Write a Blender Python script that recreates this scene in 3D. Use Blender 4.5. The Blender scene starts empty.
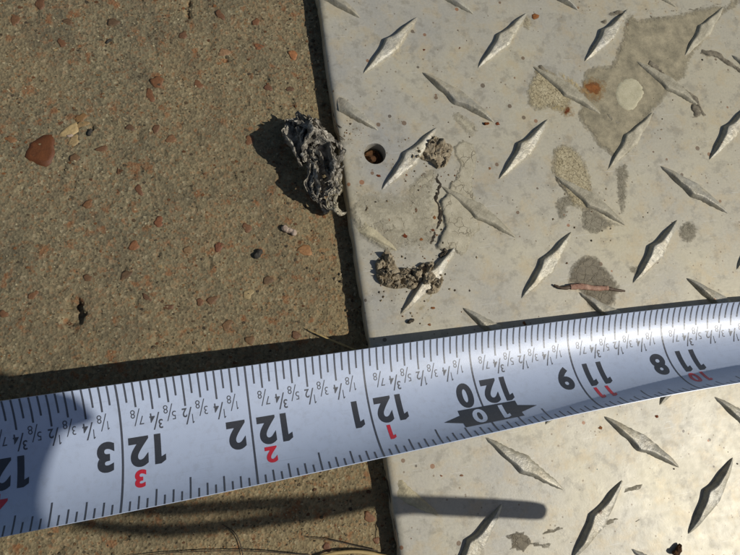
import bpy, bmesh, math, random
import numpy as np
from mathutils import Matrix, Vector
from mathutils.geometry import delaunay_2d_cdt

# 1 Blender unit = 1 cm.  Plate top is z = 0, concrete top is z = GZ.
S = bpy.context.scene
S.unit_settings.system = 'METRIC'
S.unit_settings.scale_length = 0.01
rnd = random.Random(7)
COL = S.collection

# ------------------------------------------------------------------ camera
RCV = np.array([[0.97579354, -0.14598278, 0.16283731],
                [-0.11673234, -0.97732613, -0.17665561],
                [0.18493383, 0.15337102, -0.97070944]])
CPOS = np.array([-4.028145, -8.052471, 13.572650])
FOC = 1.6
cam_d = bpy.data.cameras.new('camera')
cam_d.sensor_fit = 'HORIZONTAL'
cam_d.angle = 2 * math.atan(1 / FOC)
cam_d.clip_start, cam_d.clip_end = 0.05, 3000
cam = bpy.data.objects.new('camera', cam_d)
COL.objects.link(cam)
_m = RCV.T @ np.diag([1.0, -1.0, -1.0])
M = Matrix.Identity(4)
for i in range(3):
    for j in range(3):
        M[i][j] = _m[i, j]
    M[i][3] = CPOS[i]
cam.matrix_world = M
S.camera = cam

# ------------------------------------------------------------------ light
SUN_EL, SUN_AZ = math.radians(44), math.radians(-23)
sd = Vector((math.cos(SUN_EL) * math.cos(SUN_AZ), math.cos(SUN_EL) * math.sin(SUN_AZ), math.sin(SUN_EL)))
world = bpy.data.worlds.new('World')
S.world = world
world.use_nodes = True
nt = world.node_tree
sky = nt.nodes.new('ShaderNodeTexSky')
sky.sky_type = 'NISHITA'
sky.sun_disc = False
sky.sun_elevation = SUN_EL
sky.sun_rotation = math.radians(90) - SUN_AZ
bg = nt.nodes['Background']
bg.inputs['Strength'].default_value = 0.05
nt.links.new(sky.outputs[0], bg.inputs['Color'])
sun_d = bpy.data.lights.new('sun', 'SUN')
sun_d.energy = 3.4
sun_d.angle = math.radians(0.53)
sun_d.color = (1.0, 0.965, 0.905)
sun = bpy.data.objects.new('sun', sun_d)
COL.objects.link(sun)
sun.rotation_euler = sd.to_track_quat('Z', 'Y').to_euler()
S.view_settings.view_transform = 'Standard'
S.view_settings.look = 'None'
S.view_settings.exposure = 0.0
S.view_settings.gamma = 1.0
S.view_settings.use_curve_mapping = False

GZ = -0.43
EX0 = -1.71


# ------------------------------------------------------------------ helpers
def at(x, y, z=0.0):
    """survey point: photo pixel -> place on the level plane z (cm)"""
    d = RCV.T @ np.array([(x - 370) / 370 / FOC, (y - 277.5) / 370 / FOC, 1.0])
    t = (z - CPOS[2]) / d[2]
    p = CPOS + d * t
    return (float(p[0]), float(p[1]), z)


def _h(ix, iy, s):
    with np.errstate(over='ignore'):
        n = (ix.astype(np.int64) * 374761393 + iy.astype(np.int64) * 668265263 + s * 974634777) & 0xffffffff
        n = ((n ^ (n >> 13)) * 1274126177) & 0xffffffff
        n = (n ^ (n >> 16)) & 0xffffffff
    return n / 4294967295.0


def vnoise(x, y, s=0):
    x = np.asarray(x, float); y = np.asarray(y, float)
    ix = np.floor(x); iy = np.floor(y)
    fx = x - ix; fy = y - iy
    fx = fx * fx * (3 - 2 * fx); fy = fy * fy * (3 - 2 * fy)
    a = _h(ix, iy, s); b = _h(ix + 1, iy, s); c = _h(ix, iy + 1, s); d = _h(ix + 1, iy + 1, s)
    return (a + (b - a) * fx + (c - a) * fy + (a - b - c + d) * fx * fy) * 2 - 1


def fbm(x, y, s=0, o=4):
    r = 0; a = 1; n = 0
    for k in range(o):
        r = r + a * vnoise(x * 2 ** k, y * 2 ** k, s + k); n += a; a *= .5
    return r / n


def noise3(p, sc, s=0, o=3):
    x, y, z = p[:, 0] * sc, p[:, 1] * sc, p[:, 2] * sc
    return (fbm(x + z * .7, y - z * .4, s, o) + fbm(y + x * .3, z + x * .5, s + 11, o) + fbm(z - y * .6, x + 7.3, s + 23, o)) / 1.7


def mesh(name, V, F, m, smooth=False):
    me = bpy.data.meshes.new(name)
    me.from_pydata([tuple(map(float, v)) for v in V], [], [tuple(map(int, f)) for f in F])
    if smooth:
        me.polygons.foreach_set('use_smooth', [True] * len(me.polygons))
    for mm in (m if isinstance(m, (list, tuple)) else [m]):
        me.materials.append(mm)
    me.update()
    return me


def link(name, me, parent=None, loc=None, rotz=0):
    o = bpy.data.objects.new(name, me)
    COL.objects.link(o)
    if parent is not None:
        o.parent = parent
    if loc is not None:
        o.location = loc
    o.rotation_euler[2] = rotz
    return o


def tag(o, label=None, cat=None, group=None, kind=None):
    for k, v in (('label', label), ('category', cat), ('group', group), ('kind', kind)):
        if v:
            o[k] = v
    return o


def lin(r, g, b):
    f = lambda c: c / 12.92 if c <= .04045 else ((c + .055) / 1.055) ** 2.4
    return (f(r / 255), f(g / 255), f(b / 255), 1)


# ------------------------------------------------------------------ materials
class N:
    def __init__(s, name):
        s.m = bpy.data.materials.new(name); s.m.use_nodes = True
        s.t = s.m.node_tree; s.b = s.t.nodes['Principled BSDF']
        s.co = s.t.nodes.new('ShaderNodeTexCoord').outputs['Object']

    def n(s, ty, **kw):
        nd = s.t.nodes.new('ShaderNode' + ty)
        for k, v in kw.items():
            if k in nd.inputs:
                s.set(nd.inputs[k], v)
            else:
                setattr(nd, k, v)
        return nd

    def set(s, inp, v):
        if isinstance(v, bpy.types.NodeSocket):
            s.t.links.new(v, inp)
        else:
            inp.default_value = v

    def noise(s, sc, det=4, rough=.6, co=None):
        return s.n('TexNoise', Vector=co or s.co, Scale=sc, Detail=det, Roughness=rough).outputs[0]

    def vor(s, sc, out='Color', feat='F1', co=None, rand=1.0):
        nd = s.n('TexVoronoi', feature=feat, Vector=co or s.co, Scale=sc, Randomness=rand)
        return nd.outputs[out]

    def ramp(s, fac, stops):
        nd = s.n('ValToRGB'); s.set(nd.inputs[0], fac)
        e = nd.color_ramp.elements
        while len(e) < len(stops):
            e.new(.5)
        for k, (p, c) in enumerate(stops):
            e[k].position = p
            e[k].color = c if len(c) == 4 else (*c, 1)
        return nd.outputs[0]

    def g(s, v):
        return (v, v, v, 1)

    def step(s, fac, a, b):
        return s.ramp(fac, [(a, s.g(0)), (b, s.g(1))])

    def mix(s, fac, a, b, mode='MIX'):
        nd = s.t.nodes.new('ShaderNodeMix'); nd.data_type = 'RGBA'; nd.blend_type = mode
        s.set(nd.inputs[0], fac); s.set(nd.inputs[6], a); s.set(nd.inputs[7], b)
        return nd.outputs[2]

    def math(s, op, a, b=0.0):
        nd = s.n('Math', operation=op); s.set(nd.inputs[0], a); s.set(nd.inputs[1], b)
        return nd.outputs[0]

    def attr(s, name):
        return s.n('Attribute', attribute_name=name).outputs

    def bump(s, h, strength, dist=.02):
        nd = s.n('Bump', Strength=strength, Distance=dist, Height=h)
        if s.b.inputs['Normal'].is_linked:
            s.set(nd.inputs['Normal'], s.b.inputs['Normal'].links[0].from_socket)
        s.set(s.b.inputs['Normal'], nd.outputs[0])

    def out(s, color=None, rough=None, metal=None, spec=None, **kw):
        for k, v in (('Base Color', color), ('Roughness', rough), ('Metallic', metal), ('Specular IOR Level', spec)):
            if v is not None:
                s.set(s.b.inputs[k], v)
        for k, v in kw.items():
            s.set(s.b.inputs[k], v)
        return s.m


def m_concrete():
    k = N('concrete')
    big = k.noise(.22, 3, .55)
    mid = k.noise(1.3, 5, .65)
    base = k.ramp(big, [(.33, lin(112, 106, 88)), (.5, lin(136, 122, 97)), (.66, lin(152, 130, 98))])
    base = k.mix(k.step(mid, .35, .75), base, lin(140, 133, 106))
    smudge = k.step(k.noise(.75, 5, .65), .48, .66)
    cell = k.vor(17, 'Color')
    sep = k.n('SeparateColor'); k.set(sep.inputs[0], cell)
    grain = k.ramp(sep.outputs[0], [(0, lin(82, 74, 56)), (.16, lin(108, 97, 72)), (.45, lin(132, 120, 90)), (.72, lin(150, 137, 104)),
                                    (.88, lin(138, 98, 60)), (1, lin(180, 168, 134))])
    c = k.mix(.6, base, grain)
    c = k.mix(k.math('MULTIPLY', smudge, .42), c, lin(84, 80, 68))
    fine = k.noise(60, 3, .7)
    c = k.mix(.75, c, k.ramp(fine, [(.3, k.g(.48)), (.7, k.g(1.08))]), 'MULTIPLY')
    lit_tint = k.attr('lit_tint')[2]
    c = k.mix(k.math('MULTIPLY', lit_tint, .65), c, k.mix(.45, lin(162, 138, 96), grain))
    spots = k.step(k.noise(3.1, 3, .6), .58, .68)
    c = k.mix(k.math('MULTIPLY', spots, .55), c, lin(134, 80, 42))
    k.out(c, .85, spec=.25)
    k.bump(k.vor(17, 'Distance'), .55, .03)
    k.bump(fine, .6, .02)
    return k.m


def m_grain(name, attr='col', rough=.8, spec=.3):
    k = N(name)
    c = k.attr(attr)[0]
    n = k.noise(25, 4, .65)
    c = k.mix(.6, c, k.ramp(n, [(.3, k.g(.55)), (.7, k.g(1.0))]), 'MULTIPLY')
    k.out(c, rough, spec=spec)
    k.bump(n, .5, .015)
    return k.m


def m_rough(name, c1, c2, sc=6, rough=.8, spec=.3, bump=.6, metal=0, mid=None):
    k = N(name)
    n = k.noise(sc, 6, .65)
    st = [(.3, c1), (.7, c2)] if mid is None else [(.3, c1), (.5, mid), (.7, c2)]
    c = k.ramp(n, st)
    n2 = k.noise(sc * 6, 4, .7)
    c = k.mix(.5, c, k.ramp(n2, [(.3, k.g(.55)), (.7, k.g(1))]), 'MULTIPLY')
    k.out(c, rough, metal, spec)
    k.bump(n, bump, .04)
    k.bump(n2, bump, .015)
    return k.m


def m_plate(tread=False):
    k = N('weathered_tread' if tread else 'weathered_aluminium')
    a = k.attr('dirt')[2]
    if tread:
        ad = k.n('VectorMath', operation='ADD')
        k.set(ad.inputs[0], k.co); k.set(ad.inputs[1], k.n('ObjectInfo').outputs['Location'])
        k.co = ad.outputs[0]
        a = k.math('MULTIPLY', k.step(k.noise(2.5, 5, .65), .4, .62), .8)
        k.bump(k.noise(6, 5, .7), .5, .05)
    big = k.noise(.45, 4, .6)
    c = k.ramp(big, [(.32, lin(167, 165, 157)), (.5, lin(182, 177, 162)), (.68, lin(194, 187, 164))])
    c = k.mix(k.math('MULTIPLY', a, .8), c, lin(188, 178, 148))
    n1 = k.noise(4, 6, .7)
    c = k.mix(k.math('MULTIPLY', k.step(n1, .52, .72), .45), c, lin(168, 160, 136))
    n2 = k.noise(16, 4, .7)
    c = k.mix(.38, c, k.ramp(n2, [(.3, k.g(.6)), (.65, k.g(1))]), 'MULTIPLY')
    och = k.step(k.noise(1.7, 5, .68), .50, .64)
    c = k.mix(k.math('MULTIPLY', och, .26), c, lin(186, 158, 104))
    gry = k.step(k.noise(2.6, 6, .7), .52, .62)
    c = k.mix(k.math('MULTIPLY', gry, .42), c, lin(128, 122, 108))
    # brown and dark specks
    v = k.n('TexVoronoi', feature='F1', Vector=k.co, Scale=3.1, Randomness=1.0)
    sep = k.n('SeparateColor'); k.set(sep.inputs[0], v.outputs['Color'])
    dd = k.math('ADD', v.outputs['Distance'], k.math('MULTIPLY', k.noise(14, 3, .6), .05))
    rad = k.math('MULTIPLY', k.math('POWER', sep.outputs[0], 3.2), .2)
    spot = k.math('LESS_THAN', k.math('SUBTRACT', dd, .025), rad)
    c = k.mix(k.math('MULTIPLY', spot, .75), c, k.ramp(sep.outputs[1], [(0, lin(70, 60, 48)), (.6, lin(118, 84, 52)), (1, lin(150, 90, 45))]))
    v2 = k.n('TexVoronoi', feature='F1', Vector=k.co, Scale=9.0, Randomness=1.0)
    sp2 = k.n('SeparateColor'); k.set(sp2.inputs[0], v2.outputs['Color'])
    dot = k.math('LESS_THAN', v2.outputs['Distance'], k.math('MULTIPLY', k.math('POWER', sp2.outputs[0], 5.0), .24))
    c = k.mix(k.math('MULTIPLY', dot, .6), c, lin(104, 84, 58))
    # hairline scratches
    mp = k.n('Mapping', Vector=k.co); mp.inputs['Rotation'].default_value = (0, 0, .9); mp.inputs['Scale'].default_value = (.6, 14, 1)
    sc = k.step(k.noise(2.2, 2, .5, mp.outputs[0]), .68, .72)
    c = k.mix(k.math('MULTIPLY', sc, .22), c, lin(225, 225, 222))
    r = k.ramp(k.math('ADD', k.math('MULTIPLY', n1, .6), k.math('MULTIPLY', a, .25)), [(.2, k.g(.40)), (.75, k.g(.60))])
    if tread:
        c = k.mix(.34, c, k.ramp(k.noise(7, 5, .7), [(.38, lin(90, 87, 78)), (.62, lin(184, 178, 158))]))
        r = k.math('ADD', r, -.02)
    k.out(c, r, .2 if tread else .16, .5)
    k.bump(n1, .10, .02)
    k.bump(n2, .16, .008)
    return k.m


def m_film(name, c1, c2, cracks=0.0, part=0, rough=.75, sc=5, crack_scale=9):
    k = N(name)
    n = k.noise(sc, 6, .65)
    c = k.ramp(n, [(.3, c1), (.7, c2)])
    n2 = k.noise(30, 4, .7)
    c = k.mix(.5, c, k.ramp(n2, [(.3, k.g(.6)), (.7, k.g(1))]), 'MULTIPLY')
    if cracks:
        wob = k.n('VectorMath', operation='ADD')
        k.set(wob.inputs[0], k.co)
        nv = k.n('TexNoise', Vector=k.co, Scale=5.0, Detail=5.0)
        scl = k.n('VectorMath', operation='SCALE'); k.set(scl.inputs[0], nv.outputs['Color']); scl.inputs['Scale'].default_value = .3
        k.set(wob.inputs[1], scl.outputs[0])
        d = k.vor(crack_scale, 'Distance', 'DISTANCE_TO_EDGE', wob.outputs[0])
        e = k.step(d, .0, .055)
        if part:
            e = k.math('MAXIMUM', e, k.step(k.noise(2.4, 2, .5), .42, .52))
        c = k.mix(k.math('MULTIPLY', k.math('SUBTRACT', 1.0, e), cracks), c, lin(92, 78, 55))
        k.bump(e, .5, .03)
    fade = k.attr('fade')[2]
    al = k.math('ADD', fade, k.math('MULTIPLY', k.math('SUBTRACT', k.noise(11, 5, .7), .5), 1.5))
    k.out(c, rough, spec=.3, Alpha=k.step(al, .12, .75))
    k.bump(n2, .45, .015)
    return k.m


def m_flat(name, col, rough=.5, spec=.5, metal=0):
    k = N(name)
    n = k.noise(12, 4, .6)
    c = k.mix(.35, col, k.ramp(n, [(.3, k.g(.6)), (.7, k.g(1))]), 'MULTIPLY')
    k.out(c, rough, metal, spec)
    return k.m


def m_blade():
    k = N('coated_steel_blade')
    n = k.noise(1.1, 4, .6)
    c = k.ramp(n, [(.3, (.44, .505, .63, 1)), (.7, (.48, .545, .67, 1))])
    grime = k.step(k.noise(6, 6, .72), .5, .68)
    c = k.mix(k.math('MULTIPLY', grime, .16), c, lin(120, 116, 108))
    mp = k.n('Mapping', Vector=k.co); mp.inputs['Scale'].default_value = (.25, 16, 4); mp.inputs['Rotation'].default_value = (0, 0, .02)
    scr = k.step(k.noise(2.0, 3, .6, mp.outputs[0]), .64, .70)
    c = k.mix(k.math('MULTIPLY', scr, .14), c, lin(96, 100, 112))
    f = k.noise(75, 2, .6)
    k.out(c, .40, 0, 1.0)
    k.bump(f, .3, .006)
    return k.m


def m_ink(name, col):
    k = N(name)
    n = k.noise(30, 4, .7)
    c = k.mix(k.step(n, .55, .8), col, (*[min(1, x * 1.6 + .02) for x in col[:3]], 1))
    k.out(c, .40, 0, 1.0)
    k.bump(k.noise(75, 2, .6), .3, .006)
    return k.m


MAT_CONC = m_concrete()
MAT_GRAIN = m_grain('sand_grains')
MAT_STONE = m_grain('aggregate_stone', rough=.6, spec=.4)
MAT_PLATE = m_plate()
MAT_TREAD = m_plate(True)
MAT_TREAD_DIRT = m_rough('dirty_tread_metal', lin(140, 132, 110), lin(192, 184, 160), 4, .6, .4, .5, .15)
MAT_TREAD_MUD = m_rough('mortar_smeared_tread', lin(160, 150, 124), lin(205, 194, 160), 4, .8, .3, .7)


# ------------------------------------------------------------------ ground
def axis(lo, hi, st, far):
    a = list(np.arange(lo, hi, st)) + [hi]
    g, x = st, hi
    R = []
    while x < far:
        g *= 1.5; x += g; R.append(x)
    g, x = st, lo
    L = []
    while x > -far:
        g *= 1.5; x -= g; L.append(x)
    return np.array(L[::-1] + a + R)


def grid_faces(nx, ny):
    i = np.arange(nx - 1)[:, None] * ny + np.arange(ny - 1)[None, :]
    return np.stack([i, i + ny, i + ny + 1, i + 1], -1).reshape(-1, 4)


PITS = [(73, 305, .18, .15, .12), (73, 316, .22, .21, .15), (78, 310, .10, .17, .08), (188, 14, .07, .12, .10), (188, 3, .07, .09, .09), (375 - 250, 270, .05, .07, .05), (91, 128, .05, .07, .08),
        (226, 60, .05, .05, .06), (110, 42, .03, .07, .06), (234, 178, .06, .05, .05), (60, 155, .05, .05, .05)]


def ground_z(X, Y):
    z = fbm(X * .35, Y * .35, 3, 3) * .035 + fbm(X * 2.2, Y * 2.2, 9, 3) * .022 + fbm(X * 9, Y * 9, 14, 3) * .016
    n = vnoise(X * 5.3, Y * 5.3, 31)
    z = z - np.clip(n - .62, 0, 1) * .14
    for px, py, rx, ry, d in PITS:
        cx, cy, _ = at(px, py, GZ)
        q = np.sqrt(((X - cx) / rx) ** 2 + ((Y - cy) / ry) ** 2) + .35 * vnoise(X * 9, Y * 9, 5)
        z = z - d * np.clip((1.25 - q) / .45, 0, 1)
    return z


ax = axis(-12, -1.2, .045, 320)
ay = axis(-15, 4, .045, 320)
GX, GY = np.meshgrid(ax, ay, indexing='ij')
near = (GX > -13) & (GX < 0) & (GY > -16) & (GY < 5)
Z = np.where(near, ground_z(GX, GY), fbm(GX * .05, GY * .05, 3, 3) * .05 - .02)
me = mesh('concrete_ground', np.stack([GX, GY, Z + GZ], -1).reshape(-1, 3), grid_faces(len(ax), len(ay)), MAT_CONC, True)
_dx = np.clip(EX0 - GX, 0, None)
_lit_tint = np.clip(.75 * np.exp(-_dx / 2.6) * (GY < 1.5) * np.clip((1.5 - GY) / 3, 0, 1) + .22 * np.clip((-GY - 4) / 6, 0, 1) + .35 * fbm(GX * .6, GY * .6, 61, 4), 0, 1)  # sunlit brightening toward the plate painted into the colour, with random mottling
me.attributes.new('lit_tint', 'FLOAT', 'POINT').data.foreach_set('value', _lit_tint.ravel().astype(np.float32))
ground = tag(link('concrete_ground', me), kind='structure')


def color_attr(me, cols):
    a = me.attributes.new('col', 'FLOAT_COLOR', 'FACE')
    a.data.foreach_set('color', np.array(cols, np.float32).ravel())


STONECOL = [lin(104, 70, 42), lin(98, 68, 44), lin(118, 80, 48), lin(96, 78, 56), lin(88, 78, 60), lin(124, 98, 66), lin(108, 88, 62)]


def stone_mesh(rx, ry, ang, col, seed, h=.02):
    r = random.Random(seed)
    n = 18
    ph = [r.uniform(0, 6.28) for _ in range(4)]
    V, F, C = [(0, 0, h)], [], []
    for ring, (k, zz) in enumerate(((.62, h * .95), (.92, h * .7), (1.02, -.05))):
        for i in range(n):
            a = 2 * math.pi * i / n
            w = 1 + .16 * math.sin(2 * a + ph[0]) + .13 * math.sin(3 * a + ph[1]) + .09 * math.sin(5 * a + ph[2]) + r.uniform(-.03, .03)
            x, y = rx * k * w * math.cos(a), ry * k * w * math.sin(a)
            V.append((x * math.cos(ang) - y * math.sin(ang), x * math.sin(ang) + y * math.cos(ang), zz + r.uniform(-.2, .2) * h))
    for i in range(n):
        j = (i + 1) % n
        F.append((0, 1 + i, 1 + j))
        for q in range(2):
            F.append((1 + q * n + i, 1 + (q + 1) * n + i, 1 + (q + 1) * n + j, 1 + q * n + j))
    for f in F:
        d = r.uniform(.85, 1.15)
        C.append((col[0] * d, col[1] * d, col[2] * d, 1))
    me = mesh('stone', V, F, MAT_STONE, True)
    color_attr(me, C)
    return me


def dull(c):
    b = (.17, .115, .055)
    return tuple(c[i] * .55 + b[i] * .36 for i in range(3)) + (1,)


# (px, py, half width px, half height px, tilt, colour)
STONES = [(42, 151, 17, 16, 0, lin(100, 58, 28)), (70, 131, 10, 7, .4, lin(178, 154, 108)), (74, 141, 7, 5, .7, lin(186, 160, 112)), (83, 124, 6, 4, .2, lin(170, 140, 92)), (157, 82, 6, 8, .5, lin(128, 74, 40)), (150, 95, 4.5, 8, .1, lin(122, 70, 40)), (40, 4, 6, 6, 0, lin(105, 60, 38)),
          (81, 118, 6, 5, .6, lin(150, 108, 62)), (61, 124, 4, 4, 0, lin(112, 66, 40)), (62, 43, 4, 6, .4, lin(120, 72, 45)), (198, 84, 5, 5, 0, lin(125, 76, 48)),
          (224, 52, 6, 5, .5, lin(168, 128, 92)), (130, 128, 4.5, 4, 0, lin(92, 62, 44)), (171, 139, 5, 5, .3, lin(140, 96, 64)), (102, 149, 6, 3.5, 0, lin(112, 70, 46)),
          (156, 129, 4, 5, 0, lin(108, 66, 44)), (113, 22, 6, 5, .2, lin(90, 66, 48)), (68, 22, 5, 4, 0, lin(96, 68, 48)), (183, 35, 4, 5, 0, lin(110, 68, 46)),
          (220, 15, 4, 6, .5, lin(112, 66, 42)), (159, 222, 5, 6, 0, lin(140, 78, 48)), (134, 246, 5, 6, .3, lin(150, 92, 56)), (219, 247, 5, 5, 0, lin(128, 64, 44)),
          (88, 204, 6, 4, .4, lin(130, 84, 50)), (139, 190, 4, 6, .2, lin(112, 62, 40)), (169, 307, 5, 3, 0, lin(104, 60, 40)), (200, 302, 4, 4, 0, lin(118, 70, 44)),
          (147, 298, 3, 6, .6, lin(96, 58, 40)), (33, 295, 6, 4, .4, lin(130, 84, 54)), (4, 314, 5, 4, 0, lin(122, 76, 48)), (88, 278, 5, 4, 0, lin(108, 70, 46)),
          (248, 294, 6, 5, .2, lin(190, 168, 120)), (227, 325, 6, 5, .5, lin(128, 92, 60)), (126, 275, 7, 4, .7, lin(92, 66, 46)), (369, 517, 5, 6, .3, lin(135, 82, 48)),
          (327, 547, 4, 5, 0, lin(120, 66, 42)), (376, 540, 3, 4, 0, lin(130, 80, 50)), (250, 340, 6, 4, .3, lin(118, 84, 52)), (296, 335, 5, 4, .2, lin(112, 70, 46)),
          (268, 280, 5, 5, 0, lin(104, 74, 50)), (305, 250, 7, 7, .3, lin(178, 124, 74)), (259, 47, 5, 4, 0, lin(150, 86, 50)), (293, 55, 5, 5, 0, lin(190, 120, 70)),
          (256, 22, 4, 4, 0, lin(128, 76, 46)), (268, 88, 4, 4, 0, lin(110, 60, 42)), (290, 89, 4, 3, 0, lin(96, 60, 44)), (250, 140, 6, 5, .2, lin(128, 78, 48)),
          (236, 200, 4, 5, 0, lin(140, 90, 56)), (247, 228, 5, 5, 0, lin(125, 78, 50)), (15, 20, 5, 7, .3, lin(118, 76, 48)), (12, 140, 5, 4, 0, lin(150, 104, 66)),
          (75, 158, 5, 5, 0, lin(110, 78, 52)), (212, 300, 6, 4, 0, lin(116, 78, 52)), (188, 250, 5, 4, .4, lin(148, 116, 80)), (120, 172, 4, 6, 0, lin(112, 70, 44))]
for i, (px, py, rx, ry, ang, col) in enumerate(STONES):
    x, y, _ = at(px, py, GZ)
    k = np.linalg.norm(np.array(at(px + 1, py, GZ)) - np.array(at(px, py, GZ)))
    zz = float(ground_z(np.array([x]), np.array([y]))[0])
    link('stone', stone_mesh(rx * k, ry * k, ang, dull(col) if rx < 10 else col, i, .02 if rx > 10 else .012 if rx > 5 else .014), ground, (x, y, GZ + max(zz, -.03)))


def scatter(n, smin, smax, palette, seed, flat, p=1.0):
    """many small convex bits set into the concrete, one mesh"""
    r = np.random.RandomState(seed)
    cx = r.uniform(-11.8, -1.5, n); cy = r.uniform(-14, 3, n)
    rad = smin + (smax - smin) * r.rand(n) ** (2.2 * p)
    zz = ground_z(cx, cy)
    V, F, C = [], [], []
    for i in range(n):
        b = len(V); k = 5
        a0 = r.uniform(0, 6.28); e = r.uniform(.6, 1)
        for j in range(k):
            a = a0 + 6.2832 * j / k + r.uniform(-.35, .35)
            q = rad[i] * r.uniform(.75, 1.15)
            x, y = q * math.cos(a), q * e * math.sin(a)
            V.append((cx[i] + x, cy[i] + y, GZ + zz[i] - rad[i] * .35))
            V.append((cx[i] + x * .66, cy[i] + y * .66, GZ + zz[i] + rad[i] * flat * r.uniform(.6, 1.1)))
        c = palette[r.randint(len(palette))]
        d = r.uniform(.7, 1.2)
        for j in range(k):
            j2 = (j + 1) % k
            F.append((b + 2 * j, b + 2 * j2, b + 2 * j2 + 1, b + 2 * j + 1)); C.append((c[0] * d, c[1] * d, c[2] * d, 1))
        F.append(tuple(b + 2 * j + 1 for j in range(k))); C.append((c[0] * d, c[1] * d, c[2] * d, 1))
    me = mesh('aggregate', V, F, MAT_GRAIN)
    color_attr(me, C)
    return me


tag(link('aggregate', scatter(2600, .015, .075, STONECOL + [lin(80, 68, 50), lin(150, 128, 90), lin(72, 62, 48)], 4, .16), ground), kind='stuff')
tag(link('sand_grain', scatter(17000, .014, .042, [lin(130, 117, 88), lin(146, 132, 100), lin(116, 103, 78), lin(104, 92, 68), lin(166, 154, 122), lin(130, 98, 62), lin(122, 113, 88), lin(88, 78, 60)], 5, .38), ground), kind='stuff')

# ------------------------------------------------------------------ tread plate
EX = -1.71                       # left edge of the plate
plate = bpy.data.objects.new('tread_plate', None)
COL.objects.link(plate)
tag(plate, 'weathered grey metal tread plate with raised diamond pattern lying on the concrete', 'metal plate')

HX, HY, _ = at(375, 153.5, 0)
HR = .275


def plate_mesh():
    xs = np.concatenate([[0, .02, .05, .09, .14], np.arange(.2, 13.4, .075), 13.4 + np.cumsum(.1 * 1.25 ** np.arange(1, 17))]) + EX
    ys = np.concatenate([-15.2 - np.cumsum(.1 * 1.3 ** np.arange(1, 16))[::-1], np.arange(-15.2, 3.2, .075), 3.2 + np.cumsum(.1 * 1.3 ** np.arange(1, 16))])
    nx, ny = len(xs), len(ys)
    X, Y = np.meshgrid(xs, ys, indexing='ij')
    Zt = fbm(X * .8, Y * .8, 41, 2) * .006
    e = X - EX
    r = .14
    Zt = Zt - np.where(e < r, r - np.sqrt(np.clip(r * r - (r - e) ** 2, 0, None)), 0) * .75
    X = X + np.where(e < .01, (fbm(Y * 1.2, Y * 0, 77, 5) * .035 + np.clip(vnoise(Y * 3.1, Y * 0 + 3, 78) - .45, 0, 1) * .12), 0)
    V = np.stack([X, Y, Zt], -1).reshape(-1, 3)
    F = grid_faces(nx, ny)
    c = V[F].mean(1)
    d = np.hypot(c[:, 0] - HX, c[:, 1] - HY)
    F = F[d > HR]
    bm = bmesh.new()
    vs = [bm.verts.new(v) for v in V]
    for f in F:
        bm.faces.new([vs[i] for i in f])
    for v in [v for v in bm.verts if not v.link_faces]:
        bm.verts.remove(v)
    be = [e for e in bm.edges if len(e.link_faces) == 1]
    hole = [e for e in be if (e.verts[0].co.xy - Vector((HX, HY))).length < .6]
    for v in {v for e in hole for v in e.verts}:
        dv = v.co.xy - Vector((HX, HY)); dv.normalize()
        v.co.x, v.co.y = HX + dv.x * HR, HY + dv.y * HR
        v.co.z -= .004
    for zz, sc in ((-.03, .97), (-.46, .97)):
        r_ = bmesh.ops.extrude_edge_only(bm, edges=hole)
        hole = [g for g in r_['geom'] if isinstance(g, bmesh.types.BMEdge) and len(g.link_faces) == 1]
        for v in [g for g in r_['geom'] if isinstance(g, bmesh.types.BMVert)]:
            v.co.z = zz
            v.co.x = HX + (v.co.x - HX) * sc; v.co.y = HY + (v.co.y - HY) * sc
    outer = [e for e in bm.edges if len(e.link_faces) == 1 and (e.verts[0].co.xy - Vector((HX, HY))).length > .6]
    for zz, ox in ((-.3, -.01), (-.455, .05)):
        r_ = bmesh.ops.extrude_edge_only(bm, edges=outer)
        outer = [g for g in r_['geom'] if isinstance(g, bmesh.types.BMEdge) and len(g.link_faces) == 1]
        for v in [g for g in r_['geom'] if isinstance(g, bmesh.types.BMVert)]:
            v.co.z = zz + .03 * float(vnoise(v.co.y * 3, v.co.x * 3, 8))
            if v.co.x < EX + .1:
                v.co.x += ox
    bmesh.ops.recalc_face_normals(bm, faces=bm.faces)
    me = bpy.data.meshes.new('plate_sheet')
    for f in bm.faces:
        f.smooth = True
    for e in bm.edges:
        if all((v.co.xy - Vector((HX, HY))).length < HR + .004 for v in e.verts) and e.verts[0].co.z > -.2 and e.verts[1].co.z > -.2:
            e.smooth = False
    bm.to_mesh(me); bm.free()
    co = np.zeros(len(me.vertices) * 3); me.vertices.foreach_get('co', co); co = co.reshape(-1, 3)
    dirt = .15 + .35 * np.clip((co[:, 0] + 1) / 9, 0, 1) + .35 * fbm(co[:, 0] * .5, co[:, 1] * .5, 55, 4)
    for px, py, r_, a in [(410, 215, 1.3, .5), (452, 215, 1.0, .5), (560, 110, 1.0, .3), (600, 210, 1.2, .45), (470, 150, .8, .3), (355, 205, .9, .4), (640, 430, 2, .25), (380, 120, .8, -.5), (385, 170, .7, -.5),
                          (330, 60, 1.2, -.3), (620, 250, 1.2, .4), (700, 120, 1.5, .3)]:
        cx, cy, _ = at(px, py)
        dirt += a * np.exp(-((co[:, 0] - cx) ** 2 + (co[:, 1] - cy) ** 2) / r_ ** 2)
    dirt += .5 * np.exp(-np.clip(co[:, 0] - EX, 0, None) / .12)
    me.attributes.new('dirt', 'FLOAT', 'POINT').data.foreach_set('value', np.clip(dirt, 0, 1).astype(np.float32))
    me.materials.append(MAT_PLATE)
    return me


link('plate_sheet', plate_mesh(), plate)

MAT_RUST = m_rough('rust', lin(70, 38, 20), lin(150, 84, 36), 8, .9, .2, .8)
MAT_DARKRUST = m_rough('dark_rust', lin(40, 28, 20), lin(110, 76, 46), 9, .9, .2, .9)


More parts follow.
